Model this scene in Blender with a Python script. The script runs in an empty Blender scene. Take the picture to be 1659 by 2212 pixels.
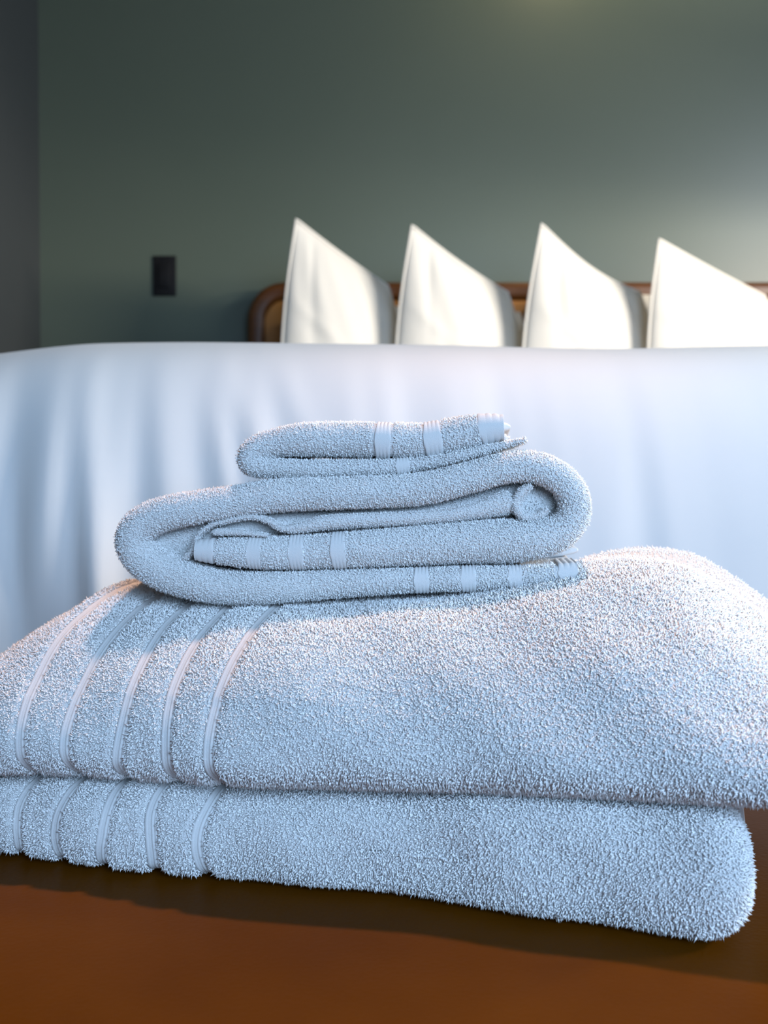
import bpy, bmesh, math
import numpy as np
from mathutils import Vector

scene = bpy.context.scene
COL = scene.collection
rng = np.random.default_rng(7)
R = math.radians

# ------------------------------------------------------------------ camera
FPX = 2300.0
CAM = np.array([0.0, 0.0, 0.613])
TILT = R(1.2)
cam = bpy.data.cameras.new('camera')
cam.sensor_fit = 'VERTICAL'
cam.sensor_height = 36.0
cam.lens = FPX / 2212.0 * 36.0
cam.clip_start = 0.02
cam.dof.use_dof = True
cam.dof.focus_distance = 0.455
cam.dof.aperture_fstop = 14.0
camo = bpy.data.objects.new('camera', cam)
camo.location = CAM
camo.rotation_euler = (R(90) - TILT, 0, 0)
COL.objects.link(camo)
scene.camera = camo

# ------------------------------------------------------------------ world, lights, exposure
world = bpy.data.worlds.new('world')
scene.world = world
world.use_nodes = True
bg = world.node_tree.nodes['Background']
bg.inputs['Color'].default_value = (0.55, 0.72, 1.0, 1)
bg.inputs['Strength'].default_value = 0.6

def area(name, loc, aim, sx, sy, power, color, spread=180):
    l = bpy.data.lights.new(name, 'AREA')
    l.shape = 'RECTANGLE'; l.size = sx; l.size_y = sy
    l.energy = power; l.color = color; l.spread = R(spread)
    o = bpy.data.objects.new(name, l)
    o.location = loc
    d = Vector(aim) - Vector(loc)
    o.rotation_euler = d.to_track_quat('-Z', 'Y').to_euler()
    COL.objects.link(o)
    return o

# daylight: a window in the wall behind the camera, and a window in the right wall that an added blocking strip splits into a low and a high gap
area('window_daylight_front', (0.75, -1.27, 1.20), (0.40, 0.6, 0.55), 1.2, 0.9, 19, (0.45, 0.685, 1.0), 100)
area('window_daylight_side_low', (2.30, 0.78, 1.335), (1.4, 1.80, 1.335), 1.4, 0.10, 70, (1.0, 0.89, 0.75), 150)
area('window_daylight_side_high', (2.30, 0.95, 1.84), (1.4, 1.95, 1.84), 1.4, 0.25, 40, (0.76, 0.87, 1.0))

def spot(name, loc, aim, power, color, radius, cone, blend):
    l = bpy.data.lights.new(name, 'SPOT')
    l.energy = power; l.color = color; l.shadow_soft_size = radius
    l.spot_size = R(cone); l.spot_blend = blend
    o = bpy.data.objects.new(name, l); o.location = loc
    o.rotation_euler = (Vector(aim) - Vector(loc)).to_track_quat('-Z', 'Y').to_euler()
    COL.objects.link(o)
    return o
# recessed ceiling downlight over the foot of the bed, and a lamp high on the back wall
spot('ceiling_downlight', (0.30, 0.98, 2.58), (0.06, 0.42, 0.5), 165, (1.0, 0.60, 0.42), 0.06, 30, 0.6)
spot('wall_lamp_light', (0.50, 2.80, 2.26), (0.50, 3.0, 2.10), 6.0, (1.0, 0.78, 0.42), 0.05, 150, 0.6)

vs = scene.view_settings
vs.view_transform = 'Standard'
vs.look = 'None'
vs.gamma = 1.0
vs.use_curve_mapping = False
vs.exposure = 0.0
scene.cycles.diffuse_bounces = 8
scene.cycles.max_bounces = 9
scene.cycles.use_denoising = True
scene.cycles.use_adaptive_sampling = True
scene.cycles.adaptive_threshold = 0.03

# ------------------------------------------------------------------ helpers
def ray(px, py):
    a = (px - 829.5) / FPX; b = (1106.0 - py) / FPX
    ct, st = math.cos(TILT), math.sin(TILT)
    return np.array([a, ct + b * st, -st + b * ct])

def P(px, py, Y):
    d = ray(px, py)
    return CAM + d * (Y / d[1])

def tag(o, label=None, cat=None, group=None, kind=None):
    if label: o['label'] = label
    if cat: o['category'] = cat
    if group: o['group'] = group
    if kind: o['kind'] = kind
    return o

def link(o, parent=None):
    COL.objects.link(o)
    if parent is not None:
        o.parent = parent
    return o

def empty(name, loc=(0, 0, 0)):
    o = bpy.data.objects.new(name, None)
    o.location = loc
    o.empty_display_size = 0.05
    COL.objects.link(o)
    return o

def mesh_obj(name, V, F, m, parent=None, smooth=True):
    me = bpy.data.meshes.new(name)
    V = np.asarray(V, float).reshape(-1, 3)
    if parent is not None:
        V = V - np.array(wloc(parent))
    me.from_pydata([tuple(v) for v in V], [], F)
    me.materials.append(m)
    if smooth:
        me.polygons.foreach_set('use_smooth', [True] * len(me.polygons))
    me.update()
    o = bpy.data.objects.new(name, me)
    return link(o, parent)

def wloc(o):
    v = Vector((0, 0, 0))
    while o is not None:
        v = v + o.location
        o = o.parent
    return v

def box(name, lo, hi, m, parent=None, bevel=0.0, seg=3):
    bm = bmesh.new()
    bmesh.ops.create_cube(bm, size=1.0)
    lo = np.array(lo, float); hi = np.array(hi, float)
    c = (lo + hi) / 2; s = hi - lo
    off = np.array(wloc(parent)) if parent is not None else np.zeros(3)
    for v in bm.verts:
        v.co = Vector((v.co.x * s[0] + c[0] - off[0], v.co.y * s[1] + c[1] - off[1], v.co.z * s[2] + c[2] - off[2]))
    if bevel > 0:
        bmesh.ops.bevel(bm, geom=bm.edges[:], offset=bevel, segments=seg, profile=0.5, affect='EDGES')
    me = bpy.data.meshes.new(name)
    bm.to_mesh(me); bm.free()
    me.materials.append(m)
    if bevel > 0:
        me.polygons.foreach_set('use_smooth', [True] * len(me.polygons))
    o = bpy.data.objects.new(name, me)
    return link(o, parent)

def grid_faces(nu, nv, close_v=False, base=0):
    F = []
    for i in range(nu - 1):
        for j in range(nv if close_v else nv - 1):
            k = (j + 1) % nv
            F.append((base + i * nv + j, base + (i + 1) * nv + j, base + (i + 1) * nv + k, base + i * nv + k))
    return F

def wav(x, seed, f, n=4):
    """smooth 1-D noise"""
    r = np.random.default_rng(seed)
    s = np.zeros_like(np.asarray(x, float))
    for k in range(n):
        s = s + np.sin(x * f * (0.6 + 0.55 * k + 0.25 * r.random()) + r.random() * 6.28) / (1 + 0.5 * k)
    return s / 1.8

def wav3(Pn, seed, f, n=6):
    r = np.random.default_rng(seed)
    s = np.zeros(Pn.shape[:-1])
    for k in range(n):
        d = r.normal(size=3); d /= np.linalg.norm(d)
        s = s + np.sin((Pn @ d) * f * (0.6 + 0.9 * r.random()) + r.random() * 6.28)
    return s / math.sqrt(n)

def smooth_path(pts, n):
    """Catmull-Rom through pts (any columns), resampled by arc length of the first two columns"""
    pts = np.asarray(pts, float)
    p = np.vstack([2 * pts[0] - pts[1], pts, 2 * pts[-1] - pts[-2]])
    out = []
    for i in range(1, len(p) - 2):
        t = np.linspace(0, 1, 24, endpoint=False)[:, None]
        a, b, c, d = p[i - 1], p[i], p[i + 1], p[i + 2]
        out.append(0.5 * ((2 * b) + (-a + c) * t + (2 * a - 5 * b + 4 * c - d) * t ** 2 + (-a + 3 * b - 3 * c + d) * t ** 3))
    out = np.vstack(out + [pts[-1:]])
    L = np.concatenate([[0], np.cumsum(np.linalg.norm(np.diff(out[:, :2], axis=0), axis=1))])
    s = np.linspace(0, L[-1], n)
    return np.stack([np.interp(s, L, out[:, k]) for k in range(out.shape[1])], 1), s

# ------------------------------------------------------------------ materials
def new_mat(name):
    m = bpy.data.materials.new(name)
    m.use_nodes = True
    nt = m.node_tree
    return m, nt, nt.nodes['Principled BSDF']

def noise_mix(nt, b, c1, c2, scale, detail=4, coord='Object', stretch=None):
    tc = nt.nodes.new('ShaderNodeTexCoord')
    n = nt.nodes.new('ShaderNodeTexNoise')
    n.inputs['Scale'].default_value = scale
    n.inputs['Detail'].default_value = detail
    src = tc.outputs[coord]
    if stretch:
        mp = nt.nodes.new('ShaderNodeMapping')
        mp.inputs['Scale'].default_value = stretch
        nt.links.new(src, mp.inputs['Vector']); src = mp.outputs['Vector']
    nt.links.new(src, n.inputs['Vector'])
    r = nt.nodes.new('ShaderNodeValToRGB')
    r.color_ramp.elements[0].position = 0.3; r.color_ramp.elements[1].position = 0.7
    r.color_ramp.elements[0].color = (*c1, 1); r.color_ramp.elements[1].color = (*c2, 1)
    nt.links.new(n.outputs['Fac'], r.inputs['Fac'])
    nt.links.new(r.outputs['Color'], b.inputs['Base Color'])
    return n, src

def bump(nt, b, src, scale, strength, dist=0.001, kind='noise'):
    if kind == 'noise':
        n = nt.nodes.new('ShaderNodeTexNoise'); n.inputs['Scale'].default_value = scale; n.inputs['Detail'].default_value = 5
        out = n.outputs['Fac']
    else:
        n = nt.nodes.new('ShaderNodeTexVoronoi'); n.inputs['Scale'].default_value = scale
        out = n.outputs['Distance']
    nt.links.new(src, n.inputs['Vector'])
    bp = nt.nodes.new('ShaderNodeBump')
    bp.inputs['Strength'].default_value = strength
    bp.inputs['Distance'].default_value = dist
    nt.links.new(out, bp.inputs['Height'])
    nt.links.new(bp.outputs['Normal'], b.inputs['Normal'])

def cloth(name, col, weave=0.0, rough=0.9, bstr=0.25, bdist=0.0006):
    m, nt, b = new_mat(name)
    n, src = noise_mix(nt, b, tuple(c * 0.97 for c in col), col, 6)
    b.inputs['Roughness'].default_value = rough
    b.inputs['Specular IOR Level'].default_value = 0.15
    b.inputs['Sheen Weight'].default_value = 0.1
    if weave:
        bump(nt, b, src, weave, bstr, bdist)
    return m

def pile_mat(name, col):
    m = bpy.data.materials.new(name); m.use_nodes = True
    nt = m.node_tree; nt.nodes.clear()
    o = nt.nodes.new('ShaderNodeOutputMaterial')
    mix = nt.nodes.new('ShaderNodeMixShader'); mix.inputs[0].default_value = 0.06
    d = nt.nodes.new('ShaderNodeBsdfDiffuse'); t = nt.nodes.new('ShaderNodeBsdfTranslucent')
    hi = nt.nodes.new('ShaderNodeNewGeometry')
    rp = nt.nodes.new('ShaderNodeValToRGB')
    rp.color_ramp.elements[0].color = (*[c * 0.95 for c in col], 1); rp.color_ramp.elements[1].color = (*col, 1)
    nt.links.new(hi.outputs['Random Per Island'], rp.inputs['Fac'])
    nt.links.new(rp.outputs['Color'], d.inputs['Color']); nt.links.new(rp.outputs['Color'], t.inputs['Color'])
    nt.links.new(d.outputs[0], mix.inputs[1]); nt.links.new(t.outputs[0], mix.inputs[2])
    nt.links.new(mix.outputs[0], o.inputs['Surface'])
    return m

M_WALL, nt, b = new_mat('sage_green_paint')
n, src = noise_mix(nt, b, (0.082, 0.103, 0.078), (0.092, 0.113, 0.086), 1.4)
b.inputs['Roughness'].default_value = 0.36
M_WALL2, nt, b = new_mat('slate_grey_paint')
noise_mix(nt, b, (0.040, 0.046, 0.048), (0.048, 0.054, 0.056), 1.4)
b.inputs['Roughness'].default_value = 0.6
M_CEIL, nt, b = new_mat('ceiling_paint')
noise_mix(nt, b, (0.22, 0.21, 0.19), (0.25, 0.24, 0.22), 2)
b.inputs['Roughness'].default_value = 0.9
M_FLOOR, nt, b = new_mat('oak_floor')
noise_mix(nt, b, (0.16, 0.09, 0.045), (0.24, 0.14, 0.07), 3, stretch=(1, 12, 1))
b.inputs['Roughness'].default_value = 0.5

M_LEATHER, nt, b = new_mat('brown_leather')
n, src = noise_mix(nt, b, (0.076, 0.0225, 0.0005), (0.104, 0.033, 0.0010), 9)
b.inputs['Roughness'].default_value = 0.42
b.inputs['Specular IOR Level'].default_value = 0.03
bump(nt, b, src, 420, 0.10, 0.0006, 'voronoi')
M_WOOD, nt, b = new_mat('walnut_wood')
noise_mix(nt, b, (0.080, 0.026, 0.004), (0.125, 0.042, 0.007), 14, stretch=(1, 6, 6))
b.inputs['Roughness'].default_value = 0.4
M_PANEL, nt, b = new_mat('honey_wood_panel')
noise_mix(nt, b, (0.40, 0.165, 0.025), (0.50, 0.21, 0.038), 10, stretch=(8, 1, 1))
b.inputs['Roughness'].default_value = 0.45
M_BLACK, nt, b = new_mat('black_plastic')
noise_mix(nt, b, (0.008, 0.008, 0.009), (0.012, 0.012, 0.013), 30)
b.inputs['Roughness'].default_value = 0.5
b.inputs['Specular IOR Level'].default_value = 0.1
M_SCREW, nt, b = new_mat('dark_screw')
noise_mix(nt, b, (0.02, 0.02, 0.02), (0.04, 0.04, 0.04), 30)
b.inputs['Metallic'].default_value = 0.8; b.inputs['Roughness'].default_value = 0.4

M_TOWEL = cloth('shaded_terry_ground', (0.70, 0.70, 0.70), 1400, bstr=0.9, bdist=0.0012)  # white ground darkened in colour to read as shadow between the tufts
M_BAND = cloth('white_woven_cotton', (0.66, 0.66, 0.66), 2200)
M_PILE = pile_mat('white_terry_pile', (0.965, 0.965, 0.965))
M_DUVET = cloth('white_percale', (0.71, 0.70, 0.69), 0, 0.8)
M_PILLOW = cloth('cream_pillowcase', (0.74, 0.70, 0.63), 0, 0.85)
M_MATTRESS = cloth('mattress_ticking', (0.75, 0.74, 0.72), 300)

# ------------------------------------------------------------------ room
YB, XL, XR, YF, ZC = 3.0, -0.965, 1.80, -1.30, 2.60
tag(box('floor', (XL - 0.1, YF - 0.1, -0.10), (XR + 0.1, YB + 0.1, 0.0), M_FLOOR), kind='structure')
tag(box('ceiling', (XL - 0.1, YF - 0.1, ZC), (XR + 0.1, YB + 0.1, ZC + 0.1), M_CEIL), kind='structure')
tag(box('wall_back', (XL - 0.1, YB, 0.0), (XR + 0.1, YB + 0.1, ZC), M_WALL), 'sage green painted wall behind the bed', kind='structure')
tag(box('wall_left', (XL - 0.1, YF, 0.0), (XL, YB, ZC), M_WALL2), 'dark grey wall meeting the back wall at left', kind='structure')
WY0, WY1, WZ0, WZ1 = -0.05, 2.20, 0.75, 2.12
def wall_with_opening(name, parts, m):
    bm = bmesh.new()
    for lo, hi in parts:
        g = bmesh.ops.create_cube(bm, size=1.0)['verts']
        for v in g:
            v.co = Vector([v.co[k] * (hi[k] - lo[k]) + (hi[k] + lo[k]) / 2 for k in range(3)])
    me = bpy.data.meshes.new(name); bm.to_mesh(me); bm.free(); me.materials.append(m)
    return tag(link(bpy.data.objects.new(name, me)), kind='structure')
wall_with_opening('wall_right', [((XR, YF, 0), (XR + 0.1, WY0, ZC)), ((XR, WY1, 0), (XR + 0.1, YB, ZC)),
                                 ((XR, WY0, 0), (XR + 0.1, WY1, WZ0)), ((XR, WY0, WZ1), (XR + 0.1, WY1, ZC))], M_WALL)
FX0, FX1, FZ0, FZ1 = 0.10, 1.40, 0.70, 1.70
wall_with_opening('wall_front', [((XL - 0.1, YF - 0.1, 0), (FX0, YF, ZC)), ((FX1, YF - 0.1, 0), (XR + 0.1, YF, ZC)),
                                 ((FX0, YF - 0.1, 0), (FX1, YF, FZ0)), ((FX0, YF - 0.1, FZ1), (FX1, YF, ZC))], M_WALL)
w1 = tag(empty('window_1', (XR, (WY0 + WY1) / 2, WZ0)), kind='structure')
for lo, hi in (((XR, WY0, WZ0), (XR + 0.09, WY0 + 0.04, WZ1)), ((XR, WY1 - 0.04, WZ0), (XR + 0.09, WY1, WZ1)),
               ((XR, WY0, WZ0), (XR + 0.09, WY1, WZ0 + 0.04)), ((XR, WY0, WZ1 - 0.04), (XR + 0.09, WY1, WZ1))):
    box('window_frame', lo, hi, M_WOOD, w1, 0.004)
box('light_blocking_strip', (XR + 0.03, WY0 + 0.04, 1.365), (XR + 0.05, WY1 - 0.04, 1.62), M_CEIL, w1)  # unseen strip added across the opening to limit the light on the back wall

# ------------------------------------------------------------------ light switch
sw0, sw1 = P(331, 640, YB), P(381, 553, YB)
sc_, sz_ = (sw0[0] + sw1[0]) / 2, (sw0[2] + sw1[2]) / 2
sw = empty('light_switch', (sc_, YB, sz_))
tag(sw, 'black light switch plate on the green wall beside the headboard', 'light switch')
hw, hh = (sw1[0] - sw0[0]) / 2, (sw1[2] - sw0[2]) / 2
box('plate', (sc_ - hw, YB - 0.006, sz_ - hh), (sc_ + hw, YB, sz_ + hh), M_BLACK, sw, 0.0025)
rk = box('rocker', (sc_ - 0.0165, YB - 0.0105, sz_ - 0.033), (sc_ + 0.0165, YB - 0.0055, sz_ + 0.033), M_BLACK, sw, 0.0015)
for s in (-1, 1):
    bm = bmesh.new()
    bmesh.ops.create_cone(bm, cap_ends=True, segments=16, radius1=0.0032, radius2=0.0028, depth=0.002)
    bmesh.ops.rotate(bm, verts=bm.verts, cent=(0, 0, 0), matrix=__import__('mathutils').Matrix.Rotation(R(90), 3, 'X'))
    me = bpy.data.meshes.new('screw'); bm.to_mesh(me); bm.free(); me.materials.append(M_SCREW)
    o = bpy.data.objects.new('screw', me); o.location = (0, -0.0065, s * 0.0425); link(o, sw)

# ------------------------------------------------------------------ bed with headboard
BX0, BX1 = -0.372, 1.19
ZBED = 0.735
bed = empty('bed', ((BX0 + BX1) / 2, 1.9, 0.0))
tag(bed, 'wooden bed with round-cornered brown headboard behind the cream pillows', 'bed')
HB_TOP = P(1200, 612, 2.92)[2]
hbx0 = P(537, 700, 2.92)[0]
hbx1 = BX1 + 0.0
def headboard_outline(x0, x1, z0, z1, r, n=14):
    pts = [(x0, z0)]
    for k in range(n + 1):
        a = math.pi - k / n * math.pi / 2
        pts.append((x0 + r + r * math.cos(a), z1 - r + r * math.sin(a)))
    for k in range(n + 1):
        a = math.pi / 2 - k / n * math.pi / 2
        pts.append((x1 - r + r * math.cos(a), z1 - r + r * math.sin(a)))
    pts.append((x1, z0))
    return np.array(pts)
def sweep_frame(name, outer, inner, y0, y1, m, parent):
    # profile across the frame: rounded towards the room, edges at y1 (wall side)
    prof = [(0.0, y1), (0.0, y0 + 0.012), (0.06, y0 + 0.005), (0.18, y0 + 0.001), (0.35, y0), (0.65, y0), (0.82, y0 + 0.001), (0.94, y0 + 0.005), (1.0, y0 + 0.012), (1.0, y1)]
    V = []
    for o_, i_ in zip(outer, inner):
        for t, y in prof:
            q = o_ * (1 - t) + i_ * t
            V.append((q[0], y, q[1]))
    return mesh_obj(name, V, grid_faces(len(outer), len(prof), True), m, parent)
FW = 0.046
outer = headboard_outline(hbx0, hbx1, 0.0, HB_TOP, 0.100)
inner = headboard_outline(hbx0 + FW, hbx1 - FW, 0.0, HB_TOP - FW, 0.060)
sweep_frame('headboard_frame', outer, inner, 2.895, 2.965, M_WOOD, bed)
pan = headboard_outline(hbx0 + FW * 0.8, hbx1 - FW * 0.8, 0.30, HB_TOP - FW * 0.8, 0.062)
npn = len(pan)
Vp = [(p[0], 2.918, p[1]) for p in pan] + [(p[0], 2.955, p[1]) for p in pan]
Fp = [tuple(range(npn)), tuple(range(2 * npn - 1, npn - 1, -1))] + [(i, i + npn, (i + 1) % npn + npn, (i + 1) % npn) for i in range(npn)]
mesh_obj('headboard_panel', Vp, Fp, M_PANEL, bed, smooth=False)
box('mattress', (BX0 + 0.03, 0.95, 0.40), (BX1 - 0.03, 2.89, 0.69), M_MATTRESS, bed, 0.05, 4)
box('bed_base', (BX0 + 0.04, 0.96, 0.14), (BX1 - 0.04, 2.89, 0.40), M_WOOD, bed, 0.01)
for x in (BX0 + 0.10, BX1 - 0.10):
    for y in (1.05, 2.80):
        box('leg', (x - 0.03, y - 0.03, 0.0), (x + 0.03, y + 0.03, 0.145), M_WOOD, bed, 0.004)

# duvet: one cloth draped over the mattress, hanging down the foot and both sides
prof = np.array([(0.846, 0.16), (0.842, 0.30), (0.840, 0.42), (0.842, 0.52), (0.850, 0.60), (0.868, 0.664), (0.900, 0.708),
                 (0.945, 0.731), (1.00, 0.7385), (1.10, 0.738), (1.30, 0.734), (1.70, 0.731), (2.20, 0.731), (2.60, 0.730), (2.80, 0.728)])
pr, ps = smooth_path(prof, 170)
xs = np.concatenate([np.full(14, BX0 - 0.055), BX0 - 0.055 + 0.05 * (1 - np.cos(np.linspace(0.1, math.pi / 2, 10))),
                     np.linspace(BX0 + 0.003, BX1 - 0.003, 240), BX1 + 0.055 - 0.05 * (1 - np.cos(np.linspace(math.pi / 2, 0.1, 10))), np.full(14, BX1 + 0.055)])
dr = np.concatenate([np.linspace(0.52, 0.06, 14), 0.05 * (1 - np.sin(np.linspace(0.1, math.pi / 2, 10))), np.zeros(240),
                     0.05 * (1 - np.sin(np.linspace(math.pi / 2, 0.1, 10))), np.linspace(0.06, 0.52, 14)])
X = np.repeat(xs[:, None], len(pr), 1)
Yv = np.repeat(pr[None, :, 0], len(xs), 0).copy()
Zv = np.repeat(pr[None, :, 1], len(xs), 0).copy()
hang = np.clip((0.735 - Zv) / 0.30, 0, 1)
# hanging pleats on the foot: strongest at the left, fading to the right
lft = np.clip((0.30 - X) / 0.62, 0.05, 1.0)
sl = X + 0.10 * (Zv - 0.6)
pleat = 0.0078 * wav(sl * 1.0, 3, 46, 5) + 0.0050 * wav(sl, 9, 95, 4)
for cx, w, a, slope in ((-0.095, 0.010, 0.013, -0.42), (-0.070, 0.007, -0.008, -0.40), (-0.050, 0.009, 0.010, -0.38), (-0.125, 0.012, 0.007, -0.35), (-0.27, 0.02, 0.012, 0.10), (-0.215, 0.018, 0.010, 0.05), (0.19, 0.012, 0.004, 0.12)):
    pleat = pleat + a * np.exp(-((X - cx - slope * (Zv - 0.62)) / w) ** 2) * np.exp(-((Zv - 0.60) / 0.13) ** 2)
Yv = Yv - pleat * lft * np.clip(hang * 1.5, 0, 1) * (Yv < 1.0) - 0.006 * hang ** 2 * wav(X, 21, 7)
Zv = Zv + (Yv > 0.88) * np.clip((Yv - 0.88) / 0.08, 0, 1) * (0.0028 * wav(X, 5, 9) + 0.002 * wav(Yv * 1.3 + X * 0.4, 8, 8) - 0.0045 * np.clip(X + 0.1, 0, 1.2) / 0.5)
Zv = Zv + 0.009 * np.clip((Zv - 0.55) / 0.15, 0, 1)
Zv = Zv + np.clip((Zv - 0.6) / 0.12, 0, 1) * (0.0030 * np.exp(-((X + 0.19) / 0.12) ** 2) - 0.010 * np.clip((-0.26 - X) / 0.10, 0, 1) ** 1.5)
Zv = np.maximum(Zv - dr[:, None], 0.15)
V = np.stack([X, Yv, Zv], -1)
nd = V.shape
F = [f[::-1] for f in grid_faces(nd[0], nd[1])]
dv = mesh_obj('duvet', V, F, M_DUVET)
dv.modifiers.new('thickness', 'SOLIDIFY').thickness = -0.008
tag(dv, 'smooth white duvet draped over the foot of the bed behind the towels', 'duvet')

# ------------------------------------------------------------------ pillows
def pillow(name, TL, TR, BL, BR, thick, label, group, seed, n=44, sag=0.005, m=None):
    TL, TR, BL, BR = [np.array(c, float) for c in (TL, TR, BL, BR)]
    r = np.random.default_rng(seed)
    u = np.linspace(0, 1, n); v = np.linspace(0, 1, n)
    U, W = np.meshgrid(u, v, indexing='ij')
    base = ((1 - U) * (1 - W))[..., None] * BL + (U * (1 - W))[..., None] * BR + ((1 - U) * W)[..., None] * TL + (U * W)[..., None] * TR
    nrm = np.cross(BR - BL, TL - BL); nrm /= np.linalg.norm(nrm)
    if nrm[1] > 0: nrm = -nrm
    cen = (TL + TR + BL + BR) / 4
    # edges pulled in between the corners
    e = (np.sin(math.pi * U) * (np.abs(2 * W - 1) ** 4) + np.sin(math.pi * W) * (np.abs(2 * U - 1) ** 4)) * 0.0
    pull = np.sin(math.pi * W) * (2 * U - 1) * -0.0
    base = base + (cen - base) * e[..., None]
    # right-hand shoulder droops as a belly curve, top edge sags a little
    up = np.array([0, 0, 1.0])
    base = base - (sag * np.sin(math.pi * U) * W ** 2)[..., None] * up
    base = base + (0.030 * np.sin(math.pi * W) * U ** 2)[..., None] * np.array([1.0, 0, 0]) - (0.012 * np.sin(math.pi * W) * (1 - U) ** 2)[..., None] * np.array([1.0, 0, 0])
    prof_ = (np.clip(np.sin(math.pi * U), 0, 1) ** 0.62) * (np.clip(np.sin(math.pi * W), 0, 1) ** 0.62)
    wr = 0.003 * wav(U * 1.0 + W * 0.5 + r.random(), seed, 14) + 0.005 * np.exp(-((W - 0.62 + 0.4 * U) / 0.03) ** 2) * np.exp(-((U - 0.25) / 0.2) ** 2)
    wr = wr - 0.007 * np.exp(-((U - 0.16 - 0.1 * (1 - W)) / 0.03) ** 2) * W ** 2
    d = thick / 2 * prof_ + wr * np.clip(prof_ * 2.0, 0, 1) * np.minimum(1, prof_ * 3)
    front = base + d[..., None] * nrm
    back = base - (thick / 2 * prof_)[..., None] * nrm
    V = np.concatenate([front.reshape(-1, 3), back.reshape(-1, 3)])
    F = grid_faces(n, n) + [f[::-1] for f in grid_faces(n, n, base=n * n)]
    bmv = V.min(0)
    root = empty(name, tuple((V[:, 0].mean(), V[:, 1].mean(), bmv[2])))
    tag(root, label, 'pillow', group)
    o = mesh_obj('pillowcase', V, F, m or M_PILLOW, root)
    wm = o.modifiers.new('weld', 'WELD'); wm.merge_threshold = 0.0006
    # piped seam around the rim
    rim = np.concatenate([base[:, 0], base[-1, 1:], base[::-1, -1][1:], base[0, ::-1][1:-1]])
    k = len(rim); cenr = rim.mean(0)
    ring = 8; V2 = []
    for i in range(k):
        t = rim[(i + 1) % k] - rim[i - 1]; t /= np.linalg.norm(t) + 1e-9
        a = nrm; bb = np.cross(t, a)
        for q in range(ring):
            th = 2 * math.pi * q / ring
            V2.append(rim[i] + 0.0035 * (math.cos(th) * a + math.sin(th) * bb))
    F2 = []
    for i in range(k):
        for q in range(ring):
            F2.append((i * ring + q, ((i + 1) % k) * ring + q, ((i + 1) % k) * ring + (q + 1) % ring, i * ring + (q + 1) % ring))
    mesh_obj('seam', V2, F2, m or M_PILLOW, root)
    return root

ZP = 0.7475
G = 'square cream pillows standing in a row on the bed'
plab = ['cream pillow with a pointed corner, leftmost in the row by the rounded headboard end',
        'cream pillow with a pointed corner, second from the left in the row',
        'cream pillow with a pinched curled tip, third from the left in the row',
        'cream pillow cut off by the right edge of the picture']
pk = [((640, 474), (838, 618), 606, 846), ((890, 487), (1096, 632), 851, 1112), ((1170, 484), (1382, 632), 1122, 1398), ((1424, 517), (1652, 640), 1402, 1672)]
for i, (tl, tr, bl, br) in enumerate(pk):
    YL, YR = 2.50, 2.60
    TL, TR = P(tl[0], tl[1], YL + 0.03), P(tr[0], tr[1], YR + 0.03)
    BLp = P(bl, 745, YL - 0.05); BRp = P(br, 745, YR - 0.05)
    BLp[2] = ZP; BRp[2] = ZP
    pillow('pillow', TL, TR, BLp, BRp, 0.115, plab[i], G, 40 + i, sag=(0.004, 0.008, 0.022, 0.002)[i])
G2 = 'sleeping pillows leaning on the headboard'
for i, (x0, x1, z) in enumerate(((-0.20, 0.36, 0.345), (0.43, 1.06, 0.375))):
    pillow('sleeping_pillow', (x0, 2.845, ZP + z), (x1, 2.845, ZP + z - 0.01), (x0, 2.74, ZP), (x1, 2.74, ZP), 0.12,
           ['pale pillow leaning on the headboard behind the two left pointed pillows', 'pale pillow leaning on the headboard behind the two right pointed pillows'][i], G2, 60 + i, n=30, sag=-0.01)

# ------------------------------------------------------------------ leather bench
ZB = 0.45
bench = empty('leather_bench', (0.05, 0.52, 0.0))
tag(bench, 'brown leather bench at the foot of the bed under the towels', 'bench')
bx0, bx1, by0, by1 = -0.62, 0.80, 0.16, 0.815
nx, ny = 120, 70
def rr(t, lo, hi, r=0.03):
    return t
bm = bmesh.new()
bmesh.ops.create_cube(bm, size=1.0)
for v in bm.verts:
    v.co = Vector((v.co.x * (bx1 - bx0) + (bx0 + bx1) / 2 - 0.05, v.co.y * (by1 - by0) + (by0 + by1) / 2 - 0.52, v.co.z * 0.11 + ZB - 0.055))
bmesh.ops.bevel(bm, geom=bm.edges[:], offset=0.022, segments=6, profile=0.5, affect='EDGES')
me = bpy.data.meshes.new('seat_cushion'); bm.to_mesh(me); bm.free(); me.materials.append(M_LEATHER)
me.polygons.foreach_set('use_smooth', [True] * len(me.polygons))
link(bpy.data.objects.new('seat_cushion', me), bench)
box('bench_rail', (bx0 + 0.02, by0 + 0.02, ZB - 0.17), (bx1 - 0.02, by1 - 0.02, ZB - 0.105), M_WOOD, bench, 0.006)
for x in (bx0 + 0.06, bx1 - 0.06):
    for y in (by0 + 0.06, by1 - 0.06):
        box('leg', (x - 0.022, y - 0.022, 0.0), (x + 0.022, y + 0.022, ZB - 0.165), M_WOOD, bench, 0.004)

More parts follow.
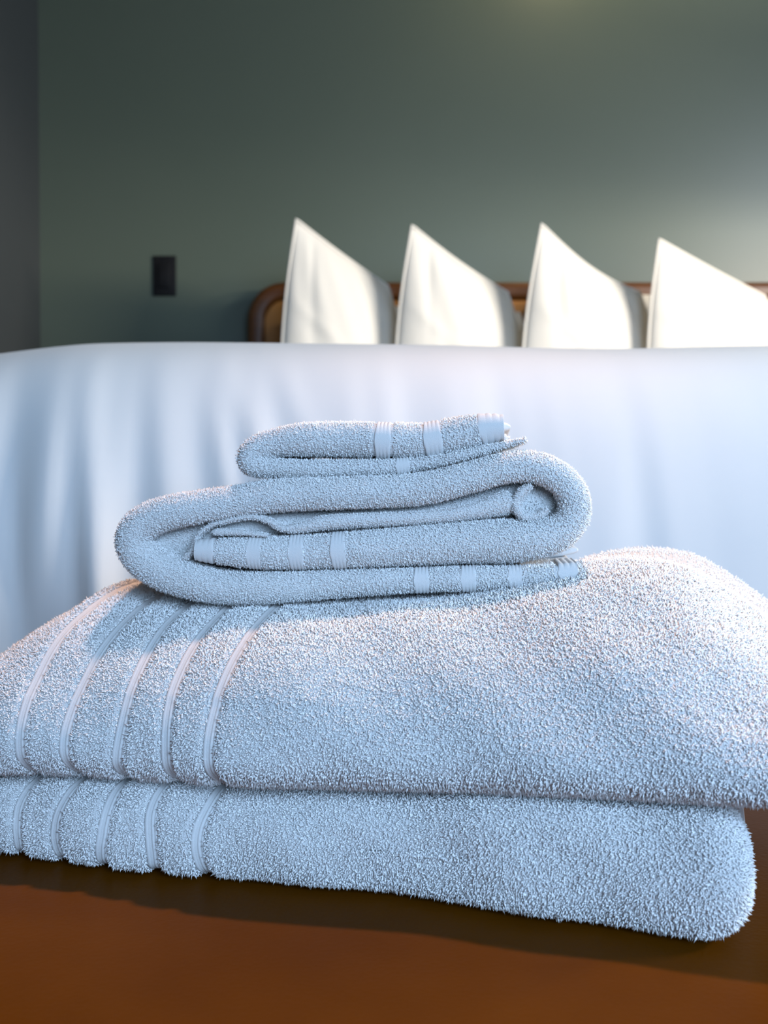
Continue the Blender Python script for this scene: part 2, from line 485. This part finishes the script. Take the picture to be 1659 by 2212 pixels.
# ------------------------------------------------------------------ terry pile
def add_pile(name, parent, V, cellmask, density, length, radius, seed, close_v=True, droop=0.22, lean=0.30, jitter=0.38, zmin=None):
    """short cotton loops rooted on the grid surface V[nu,nv,3]; cellmask scales their density"""
    r = np.random.default_rng(seed)
    nu, nv = V.shape[:2]
    A = V[:-1]; B = V[1:]
    if close_v:
        A2 = np.roll(A, -1, 1); B2 = np.roll(B, -1, 1)
    else:
        A, A2 = V[:-1, :-1], V[:-1, 1:]; B, B2 = V[1:, :-1], V[1:, 1:]
    Nn = np.cross(B2 - A, A2 - B)
    ar = np.linalg.norm(Nn, axis=-1) / 2
    Nn = Nn / (2 * ar[..., None] + 1e-12)
    cen = V.mean(1)
    # outward orientation by majority
    mid = (A + B + A2 + B2) / 4
    c0 = ((cen[:-1] + cen[1:]) / 2)[:, None, :]
    if np.sum(np.sum(Nn * (mid - c0), -1) * ar) < 0:
        Nn = -Nn
    w = (ar * cellmask).ravel()
    n = int(w.sum() * density)
    cs = np.cumsum(w)
    idx = np.minimum(np.searchsorted(cs, (np.arange(n) + r.random(n)) / n * cs[-1]), len(w) - 1)
    a, b, a2, b2, nn = [q.reshape(-1, 3)[idx] for q in (A, B, A2, B2, Nn)]
    s, t = r.random((n, 1)), r.random((n, 1))
    root = (a * (1 - s) + b * s) * (1 - t) + (a2 * (1 - s) + b2 * s) * t
    root = root - nn * 0.0004
    fl = np.stack([wav3(root, seed + 1, 120), wav3(root, seed + 2, 120), wav3(root, seed + 3, 120)], 1) * lean
    fl2 = np.stack([wav3(root, seed + 4, 700), wav3(root, seed + 5, 700), wav3(root, seed + 6, 700)], 1) * lean * 0.8
    d = nn + (fl + fl2) * 0.6 + r.normal(size=(n, 3)) * jitter * 0.6
    d[:, 2] -= droop
    dn = np.sum(d * nn, 1, keepdims=True)
    d = d + nn * np.clip(0.55 - dn, 0, None)
    d /= np.linalg.norm(d, axis=1, keepdims=True)
    bend = r.normal(size=(n, 3)) * 0.35
    bend[:, 2] -= droop * 0.6
    L = length * (0.7 + 0.55 * r.random((n, 1)))
    # each loop is a small three-sided bent spindle of yarn
    if zmin is not None:
        keep = (root + L * (d + bend * 0.6))[:, 2] - radius > zmin
        root, d, bend, L = root[keep], d[keep], bend[keep], L[keep]
        n = len(root)
    mid_ = root + L * 0.62 * (d + bend * 0.2)
    tipp = root + L * (d + bend * 0.6)
    ref = np.where(np.abs(d[:, 2:3]) < 0.8, np.array([[0, 0, 1.0]]), np.array([[1.0, 0, 0]]))
    e1 = np.cross(d, ref); e1 /= np.linalg.norm(e1, axis=1, keepdims=True)
    e2 = np.cross(d, e1)
    ph = r.random((n, 1)) * 6.28
    rad = radius * (0.75 + 0.5 * r.random((n, 1)))
    vs_ = [root]
    for q in range(3):
        th = ph + q * 2.0944
        vs_.append(mid_ + rad * (np.cos(th) * e1 + np.sin(th) * e2))
    vs_.append(tipp)
    pts = np.stack(vs_, 1) - np.array(wloc(parent))
    base = (np.arange(n) * 5)[:, None]
    tri = []
    for q in range(3):
        k = (q + 1) % 3
        tri += [(0, 1 + k, 1 + q), (1 + q, 1 + k, 4)]
    tri = (np.array(tri, int).ravel()[None, :] + base).astype(np.int32).ravel()
    nt_ = len(tri) // 3
    me = bpy.data.meshes.new(name)
    me.vertices.add(n * 5); me.vertices.foreach_set('co', pts.astype(np.float32).ravel())
    me.loops.add(len(tri)); me.loops.foreach_set('vertex_index', tri)
    me.polygons.add(nt_); me.polygons.foreach_set('loop_start', np.arange(0, nt_ * 3, 3, dtype=np.int32))
    me.polygons.foreach_set('use_smooth', np.ones(nt_, bool))
    me.materials.append(M_PILE)
    me.update(calc_edges=True)
    o = bpy.data.objects.new(name, me)
    tag(o, kind='stuff')
    return link(o, parent)

# ------------------------------------------------------------------ bath towels
O2 = np.array([-0.167, 0.463])
UD = np.array([0.956, -0.292]); VD = np.array([0.292, 0.956])
def to_world(u, v, z):
    return np.stack([O2[0] + UD[0] * u + VD[0] * v, O2[1] + UD[1] * u + VD[1] * v, ZB + z], -1)

def bath_towel(label, u0, u1, zbot, ztop_fn, front_pts, depth, bands, seed, rend, hem_taper, vshift):
    """front_pts: (v, w) points of the front fold, w in 0..1 between bottom and top"""
    ustep = 0.0011
    nu = int((u1 - u0) / ustep) + 1
    us = np.linspace(u0, u1, nu)
    # cross-section: parameter list of (v, w); bottom back -> front -> top -> back
    fp, _ = smooth_path(front_pts, 56)
    vlast = fp[-1, 0]
    top = [(v, 1.0) for v in np.linspace(vlast, depth - 0.03, 46)[1:]]
    back = [(depth - 0.03 + 0.03 * math.sin(a), 0.5 + 0.5 * math.cos(a)) for a in np.linspace(0, math.pi, 13)[1:]]
    bot = [(v, 0.0) for v in np.linspace(depth - 0.03, fp[0, 0], 24)[1:-1]]
    sec = np.array([tuple(q) for q in fp] + top + back + bot)
    nv = len(sec)
    U = np.repeat(us[:, None], nv, 1)
    Vv = np.repeat(sec[None, :, 0], nu, 0).copy()
    Wv = np.repeat(sec[None, :, 1], nu, 0)
    # rounded right end, softly closed left (hem) end
    er = np.clip((U - (u1 - rend)) / rend, 0, 1)
    sr = np.sqrt(np.clip(1 - er ** 2.4, 0, 1))
    el = np.clip(((u0 + 0.02) - U) / 0.02, 0, 1)
    slf = np.sqrt(np.clip(1 - el ** 2.6, 0, 1))
    sh = np.minimum(sr, slf)
    zb = zbot(U)
    zt = ztop_fn(U, Vv)
    th = zt - zb
    mid = 0.42
    W2 = mid + (Wv - mid) * (0.10 + 0.90 * sh)
    frontness = np.clip(1 - Vv / 0.06, 0, 1)
    Vv = Vv + vshift(U)
    Vv = Vv + rend * 0.75 * (1 - sr) * np.clip(1 - Vv / (depth * 0.5), -1, 1)
    Z = zb + th * W2
    # soft lumps
    Wd = to_world(U, Vv, Z)
    lump = 0.0022 * wav3(Wd, seed, 55) + 0.0010 * wav3(Wd, seed + 5, 160)
    Vv = Vv - lump * frontness
    Z = Z + lump * 0.6 * (Wv > 0.5) * sh
    # stripes: pile-free grooves
    groove = np.zeros_like(U)
    for ub in bands:
        c = ub + 0.0012 * np.sin(Wv * 5 + ub * 90)
        groove = np.maximum(groove, np.clip((0.0045 - np.abs(U - c)) / 0.0012, 0, 1))
    W0 = to_world(U, Vv, Z)
    du = np.gradient(W0, axis=0); dvv = np.roll(W0, -1, 1) - np.roll(W0, 1, 1)
    N = np.cross(du, dvv); N /= np.linalg.norm(N, axis=-1, keepdims=True) + 1e-12
    if np.sum(N[nu // 2, 20] * np.array([-VD[0], -VD[1], 0.2])) < 0: N = -N
    puff = 0.0020 * (1 - groove)
    Vb = W0 + N * (puff - 0.0026)[..., None]
    root = empty('bath_towel', tuple(to_world(np.array((u0 + u1) / 2), np.array(depth / 2), np.array(float(zbot(np.array([0.15]))[0])))))
    tag(root, label, 'towel', 'folded bath towels at the bottom of the stack')
    VV = np.concatenate([Vb.reshape(-1, 3), Vb[0].mean(0)[None], Vb[-1].mean(0)[None]])
    F = grid_faces(nu, nv, True)
    nA = nu * nv
    F += [(j, (j + 1) % nv, nA) for j in range(nv)] + [((nu - 1) * nv + (j + 1) % nv, (nu - 1) * nv + j, nA + 1) for j in range(nv)]
    mesh_obj('towel_body', VV, F, M_TOWEL, root)
    # woven bands: ribbed strips lying in the grooves
    kk = 17
    for ub in bands:
        offs = np.linspace(-0.0033, 0.0033, kk)
        js = [j for j in range(nv) if sec[j, 1] > 0.02 or sec[j, 0] < 0.05]
        js = list(range(0, 56 + 46 + 10))
        rows = []
        for j in js:
            c = ub + 0.0012 * math.sin(sec[j, 1] * 5 + ub * 90)
            pos = np.stack([np.interp(c + offs, us, W0[:, j, k]) for k in range(3)], 1)
            nn = np.stack([np.interp(c + offs, us, N[:, j, k]) for k in range(3)], 1)
            q = offs / 0.0033
            h = -0.0018 + 0.00045 * np.abs(np.sin((q + 1) * 2.0 * math.pi)) * (q > -0.15) + 0.0007 * np.exp(-((q + 0.55) / 0.32) ** 2) - 0.0022 * np.clip(np.abs(q) - 0.85, 0, 1) / 0.15
            rows.append(pos + nn * h[:, None])
        rows = np.array(rows)
        mesh_obj('woven_band', rows, [f for f in grid_faces(rows.shape[0], kk)], M_BAND, root)
    cell = 1 - groove
    cell = (cell[:-1] + cell[1:]) / 2
    cell = np.where(cell < 0.18, 0, 1.0)
    cv = sec[:, 0]
    vis = np.where((sec[:, 1] < 0.02) & (sec[:, 0] > 0.06), 0.0, np.where(sec[:, 0] > 0.12, 0.06, 1.0))
    if seed == 100:                                   # covered by the towel above
        vis = np.where((sec[:, 1] > 0.97) & (sec[:, 0] > 0.03), 0.0, vis)
    cell = cell * vis[None, :]
    add_pile('terry_pile', root, Vb, cell, 1.75e6, 0.0019, 0.00040, seed + 11, zmin=ZB + 0.0002)
    return root

lower_bands = [-0.017, 0.006, 0.0287, 0.0512, 0.0733, 0.0957]
upper_bands = [0.0115, 0.0350, 0.0590, 0.0815, 0.1040]
seam = lambda u: 0.0330 + 0.0135 * np.clip((u + 0.02) / 0.32, -0.1, 1.1)

def ztop_low(u, v):
    return seam(u) + 0.0005 + 0 * v
fold_low = [(0.05, 0.0), (0.025, 0.0), (0.011, 0.01), (0.003, 0.09), (0.0, 0.28), (0.0, 0.50), (0.003, 0.74), (0.011, 0.93), (0.024, 1.0), (0.05, 1.0)]
bath_towel('thinner folded white bath towel lying directly on the brown leather bench', -0.052, 0.311, lambda u: 0.001 + 0 * np.asarray(u, float), ztop_low, fold_low, 0.25,
           lower_bands, 100, 0.020, 0.0, lambda u: 0.004 * wav(u, 33, 26) * 0.6 - 0.005 * np.clip((u - 0.2) / 0.1, 0, 1))

def ztop_up(u, v):
    base = 0.112 + 0.004 * np.clip((v - 0.05) / 0.05, 0, 1)
    hump = 0.016 * np.exp(-((u - 0.262) / 0.050) ** 2) * np.clip(v / 0.10, 0, 1)
    left = -0.032 * np.clip((0.006 - u) / 0.05, 0, 1)
    drop = -0.050 * np.clip((u - 0.285) / 0.085, 0, 1) ** 1.4
    return base + hump + left + drop
fold_up = [(0.07, 0.0), (0.04, 0.0), (0.020, 0.0), (0.008, 0.04), (0.001, 0.12), (-0.001, 0.22), (0.001, 0.36), (0.008, 0.54), (0.020, 0.72), (0.036, 0.86), (0.054, 0.95), (0.075, 0.99), (0.10, 1.0)]
bath_towel('thick puffy folded white bath towel with woven stripes, second from the bottom of the stack', -0.050, 0.372, lambda u: seam(u) + 0.0015, ztop_up, fold_up, 0.255,
           upper_bands, 200, 0.05, 0.0, lambda u: -0.003 + 0.004 * wav(u, 35, 24) * 0.6)

# ------------------------------------------------------------------ hand towel and washcloth (folded strips seen end-on)
KY = -0.096
KN = math.sqrt(1 + KY * KY)
E1 = np.array([1 / KN, KY / KN, 0]); EB = np.array([-KY / KN, 1 / KN, 0]); EZ = np.array([0, 0, 1.0])
def to_plane(px, py, Y0):
    d = ray(px, py)
    t = Y0 / (d[1] - KY * d[0])
    p = CAM + d * t
    return np.array([p[0] * KN, p[2]])           # along the front plane, height

def strip(root, name, pts, Y0, depth, m, inset, b0=0.0, n=None, interval=None, rib=None, pile=None, bands=(), hems=(), seed=0, round_=0.9, lift=0.0, cap=True):
    """sweeps a slab with a rounded front edge along a traced fold line; pts are (px, py, thickness px)"""
    mpp = Y0 / FPX
    q = np.array([[*to_plane(p[0], p[1], Y0), p[2] * mpp / 2] for p in pts])
    pxs = np.array([[p[0], p[1]] for p in pts], float)
    full = np.hstack([q, pxs])
    raw, s = smooth_path(full, 40)
    Lp = s[-1]
    if n is None: n = max(24, int(Lp / 0.0016))
    path, s = smooth_path(full, n)
    if interval is not None:
        ss = np.linspace(interval[0], interval[1], n)
        path = np.stack([np.interp(ss, s, path[:, k]) for k in range(path.shape[1])], 1); s = ss
    T = np.gradient(path[:, :2], axis=0); T /= np.linalg.norm(T, axis=1, keepdims=True) + 1e-12
    Nn = np.stack([-T[:, 1], T[:, 0]], 1)
    h = np.maximum(path[:, 2] - inset, 0.0008)
    if rib is not None: h = h + rib(s)
    arc = np.linspace(-math.pi / 2, math.pi / 2, 21)
    side = np.concatenate([np.linspace(0, 0.02, 9)[1:], np.linspace(0.02, depth, 10)[1:]])
    sec = [(d, -1.0, 0) for d in side[::-1]] + [(-math.cos(a), math.sin(a), 1) for a in arc] + [(d, 1.0, 0) for d in side]
    sec = np.array(sec); nv = len(sec)
    rd = h * round_
    if interval is None and cap:
        end = np.minimum(s - s[0], s[-1] - s) / 0.004
        k = np.sqrt(np.clip(1 - (1 - np.clip(end, 0, 1)) ** 2, 0.02, 1)); 
        h = h * (0.35 + 0.65 * k)
    dep = np.where(sec[None, :, 2] > 0, rd[:, None] * (1 + sec[None, :, 0]), rd[:, None] + sec[None, :, 0])
    off = h[:, None] * sec[None, :, 1]
    X2 = path[:, 0][:, None] + Nn[:, 0][:, None] * off
    Z2 = path[:, 1][:, None] + Nn[:, 1][:, None] * off
    Vw = X2[..., None] / 1.0 * E1 + EZ * Z2[..., None] + EB * (dep + b0 + (inset if pile or rib is not None else 0))[..., None]
    Vw = Vw + np.array([0, Y0 / KN, 0]) * 0
    # move plane to Y0 : plane point at along=0 is (0, Y0)
    Vw = Vw + np.array([0, Y0, 0])
    Vw[..., 2] += lift * np.clip(dep, 0, None)
    lum = 0.0007 * wav3(Vw, seed + 50, 150)
    Vw = Vw - EB * (lum * (rib is None))[..., None]
    nu = len(path)
    # band grooves
    groove = np.zeros(nu)
    centers = []
    for (bx, by, hw) in bands:
        i = int(np.argmin((path[:, 3] - bx) ** 2 + (path[:, 4] - by) ** 2))
        centers.append((s[i], hw))
        groove = np.maximum(groove, (np.abs(s - s[i]) < hw) * 1.0)
    F = grid_faces(nu, nv, True)
    F += [tuple(range(nv)), tuple((nu - 1) * nv + j for j in range(nv - 1, -1, -1))]
    o = mesh_obj(name, Vw, F, m, root)
    if pile:
        cell = 1 - np.maximum(groove[:-1], groove[1:])
        bd = np.where(sec[:, 2] > 0, 1.0, np.where(sec[:, 0] < 0.008, 0.7, 0.05))
        add_pile('terry_pile', root, Vw, cell[:, None] * bd[None, :], pile[0], pile[1], pile[2], seed + 9, droop=0.10)
    for c, hw in centers:
        rf = lambda ss, c=c, hw=hw: 0.0005 * np.abs(np.sin((ss - c) / hw * math.pi * 2.0)) - 0.0016 * np.clip(np.abs(ss - c) / hw - 0.92, 0, 1) / 0.08
        strip(root, 'woven_band', pts, Y0, min(depth, 0.03), M_BAND, inset - 0.0007, b0=b0, n=60, interval=(c - hw * 1.08, c + hw * 1.08), rib=rf, seed=seed)
    return o

YH = 0.474
hand = empty('hand_towel', (0.0, 0.53, 0.565))
tag(hand, 'white hand towel folded in three, its folded end showing, between bath towels and washcloth', 'towel')
outer_path = [(1249, 1234, 38), (1150, 1246, 48), (1030, 1252, 58), (900, 1256, 58), (750, 1263, 66), (600, 1272, 74), (480, 1273, 80), (400, 1258, 88),
              (335, 1236, 92), (292, 1204, 92), (277, 1168, 90), (294, 1136, 86), (340, 1113, 82), (417, 1097, 78), (500, 1085, 76), (600, 1070, 78), (750, 1065, 76), (900, 1057, 76),
              (1000, 1035, 74), (1090, 1011, 72), (1160, 1010, 72), (1215, 1036, 72), (1243, 1082, 74), (1234, 1130, 78), (1190, 1160, 86),
              (1110, 1171, 100), (1000, 1173, 100), (880, 1182, 92), (750, 1190, 84), (600, 1196, 78), (500, 1194, 70), (418, 1190, 46)]
bw = 0.0032
hb = [(912, 1256, bw), (1012, 1252, bw), (1112, 1248, bw), (1232, 1236, 0.0052), (546, 1195, bw), (640, 1194, bw), (732, 1191, bw), (432, 1190, 0.0052)]
strip(hand, 'towel_body', outer_path, YH, 0.135, M_TOWEL, 0.0011, pile=(2.5e6, 0.0014, 0.00030), bands=hb, seed=300, lift=0.02)
inner_path = [(1108, 1082, 62), (1050, 1098, 44), (960, 1114, 32), (850, 1122, 32), (750, 1126, 34), (690, 1131, 34), (640, 1141, 26), (604, 1142, 18), (574, 1126, 16), (540, 1117, 15),
              (497, 1123, 14), (447, 1137, 14), (421, 1158, 14), (408, 1188, 14), (388, 1212, 12)]
strip(hand, 'inner_layer', inner_path, YH, 0.11, M_TOWEL, 0.0006, b0=0.004, pile=(2.3e6, 0.0012, 0.00022), seed=320)
curl = [(1186, 1100, 20), (1160, 1116, 22), (1130, 1114, 24), (1117, 1092, 26), (1126, 1066, 24), (1150, 1048, 18)]
strip(hand, 'selvage_curl', curl, YH, 0.09, M_TOWEL, 0.0006, b0=0.003, pile=(2.3e6, 0.0012, 0.00022), seed=330)
tip = [(575, 1158, 10), (525, 1152, 16), (485, 1150, 20), (452, 1151, 20)]
strip(hand, 'hem_fold', tip, YH, 0.06, M_TOWEL, 0.0006, b0=0.003, pile=(2.3e6, 0.0009, 0.0002), seed=340)
# folded cloth further in, seen through the gaps
core = [(300, 1180, 60), (360, 1178, 110), (420, 1165, 90), (560, 1135, 60), (750, 1128, 60), (950, 1112, 60), (1100, 1085, 90), (1170, 1085, 100), (1215, 1088, 90)]
strip(hand, 'inner_fold', core, YH, 0.09, M_TOWEL, 0.0006, b0=0.012, pile=(1.0e6, 0.0016, 0.00030), seed=350)
back_hem = [(1180, 1212, 24), (1230, 1206, 22), (1268, 1200, 18)]
strip(hand, 'back_hem', back_hem, YH, 0.05, M_BAND, 0.0004, b0=0.045, seed=360)

YW = 0.480
wash = empty('washcloth', (0.0, 0.53, 0.63))
tag(wash, 'small folded white washcloth on top of the towel stack', 'towel')
wash_path = [(1138, 949, 16), (1060, 968, 24), (960, 992, 30), (860, 1007, 38), (750, 1011, 42), (650, 1012, 44), (580, 1009, 50), (540, 1000, 64), (534, 985, 66), (552, 968, 66), (595, 955, 68),
             (650, 949, 78), (742, 948, 82), (869, 951, 82), (920, 949, 80), (1000, 936, 82), (1050, 925, 70), (1089, 922, 56)]
wb = [(829, 950, 0.0033), (937, 947, 0.0038), (1062, 924, 0.0062), (866, 1006, 0.0030)]
strip(wash, 'towel_body', wash_path, YW, 0.105, M_TOWEL, 0.0011, pile=(2.5e6, 0.0014, 0.00030), bands=wb, seed=400, lift=0.02)
strip(wash, 'inner_layer', [(880, 975, 16), (960, 962, 18), (1040, 948, 20), (1102, 944, 20)], YW, 0.09, M_TOWEL, 0.0004, b0=0.016, pile=(1.5e6, 0.0012, 0.00025), seed=420)
strip(wash, 'back_hem', [(1040, 916, 22), (1080, 912, 24), (1106, 915, 22)], YW, 0.06, M_BAND, 0.0004, b0=0.03, seed=430)
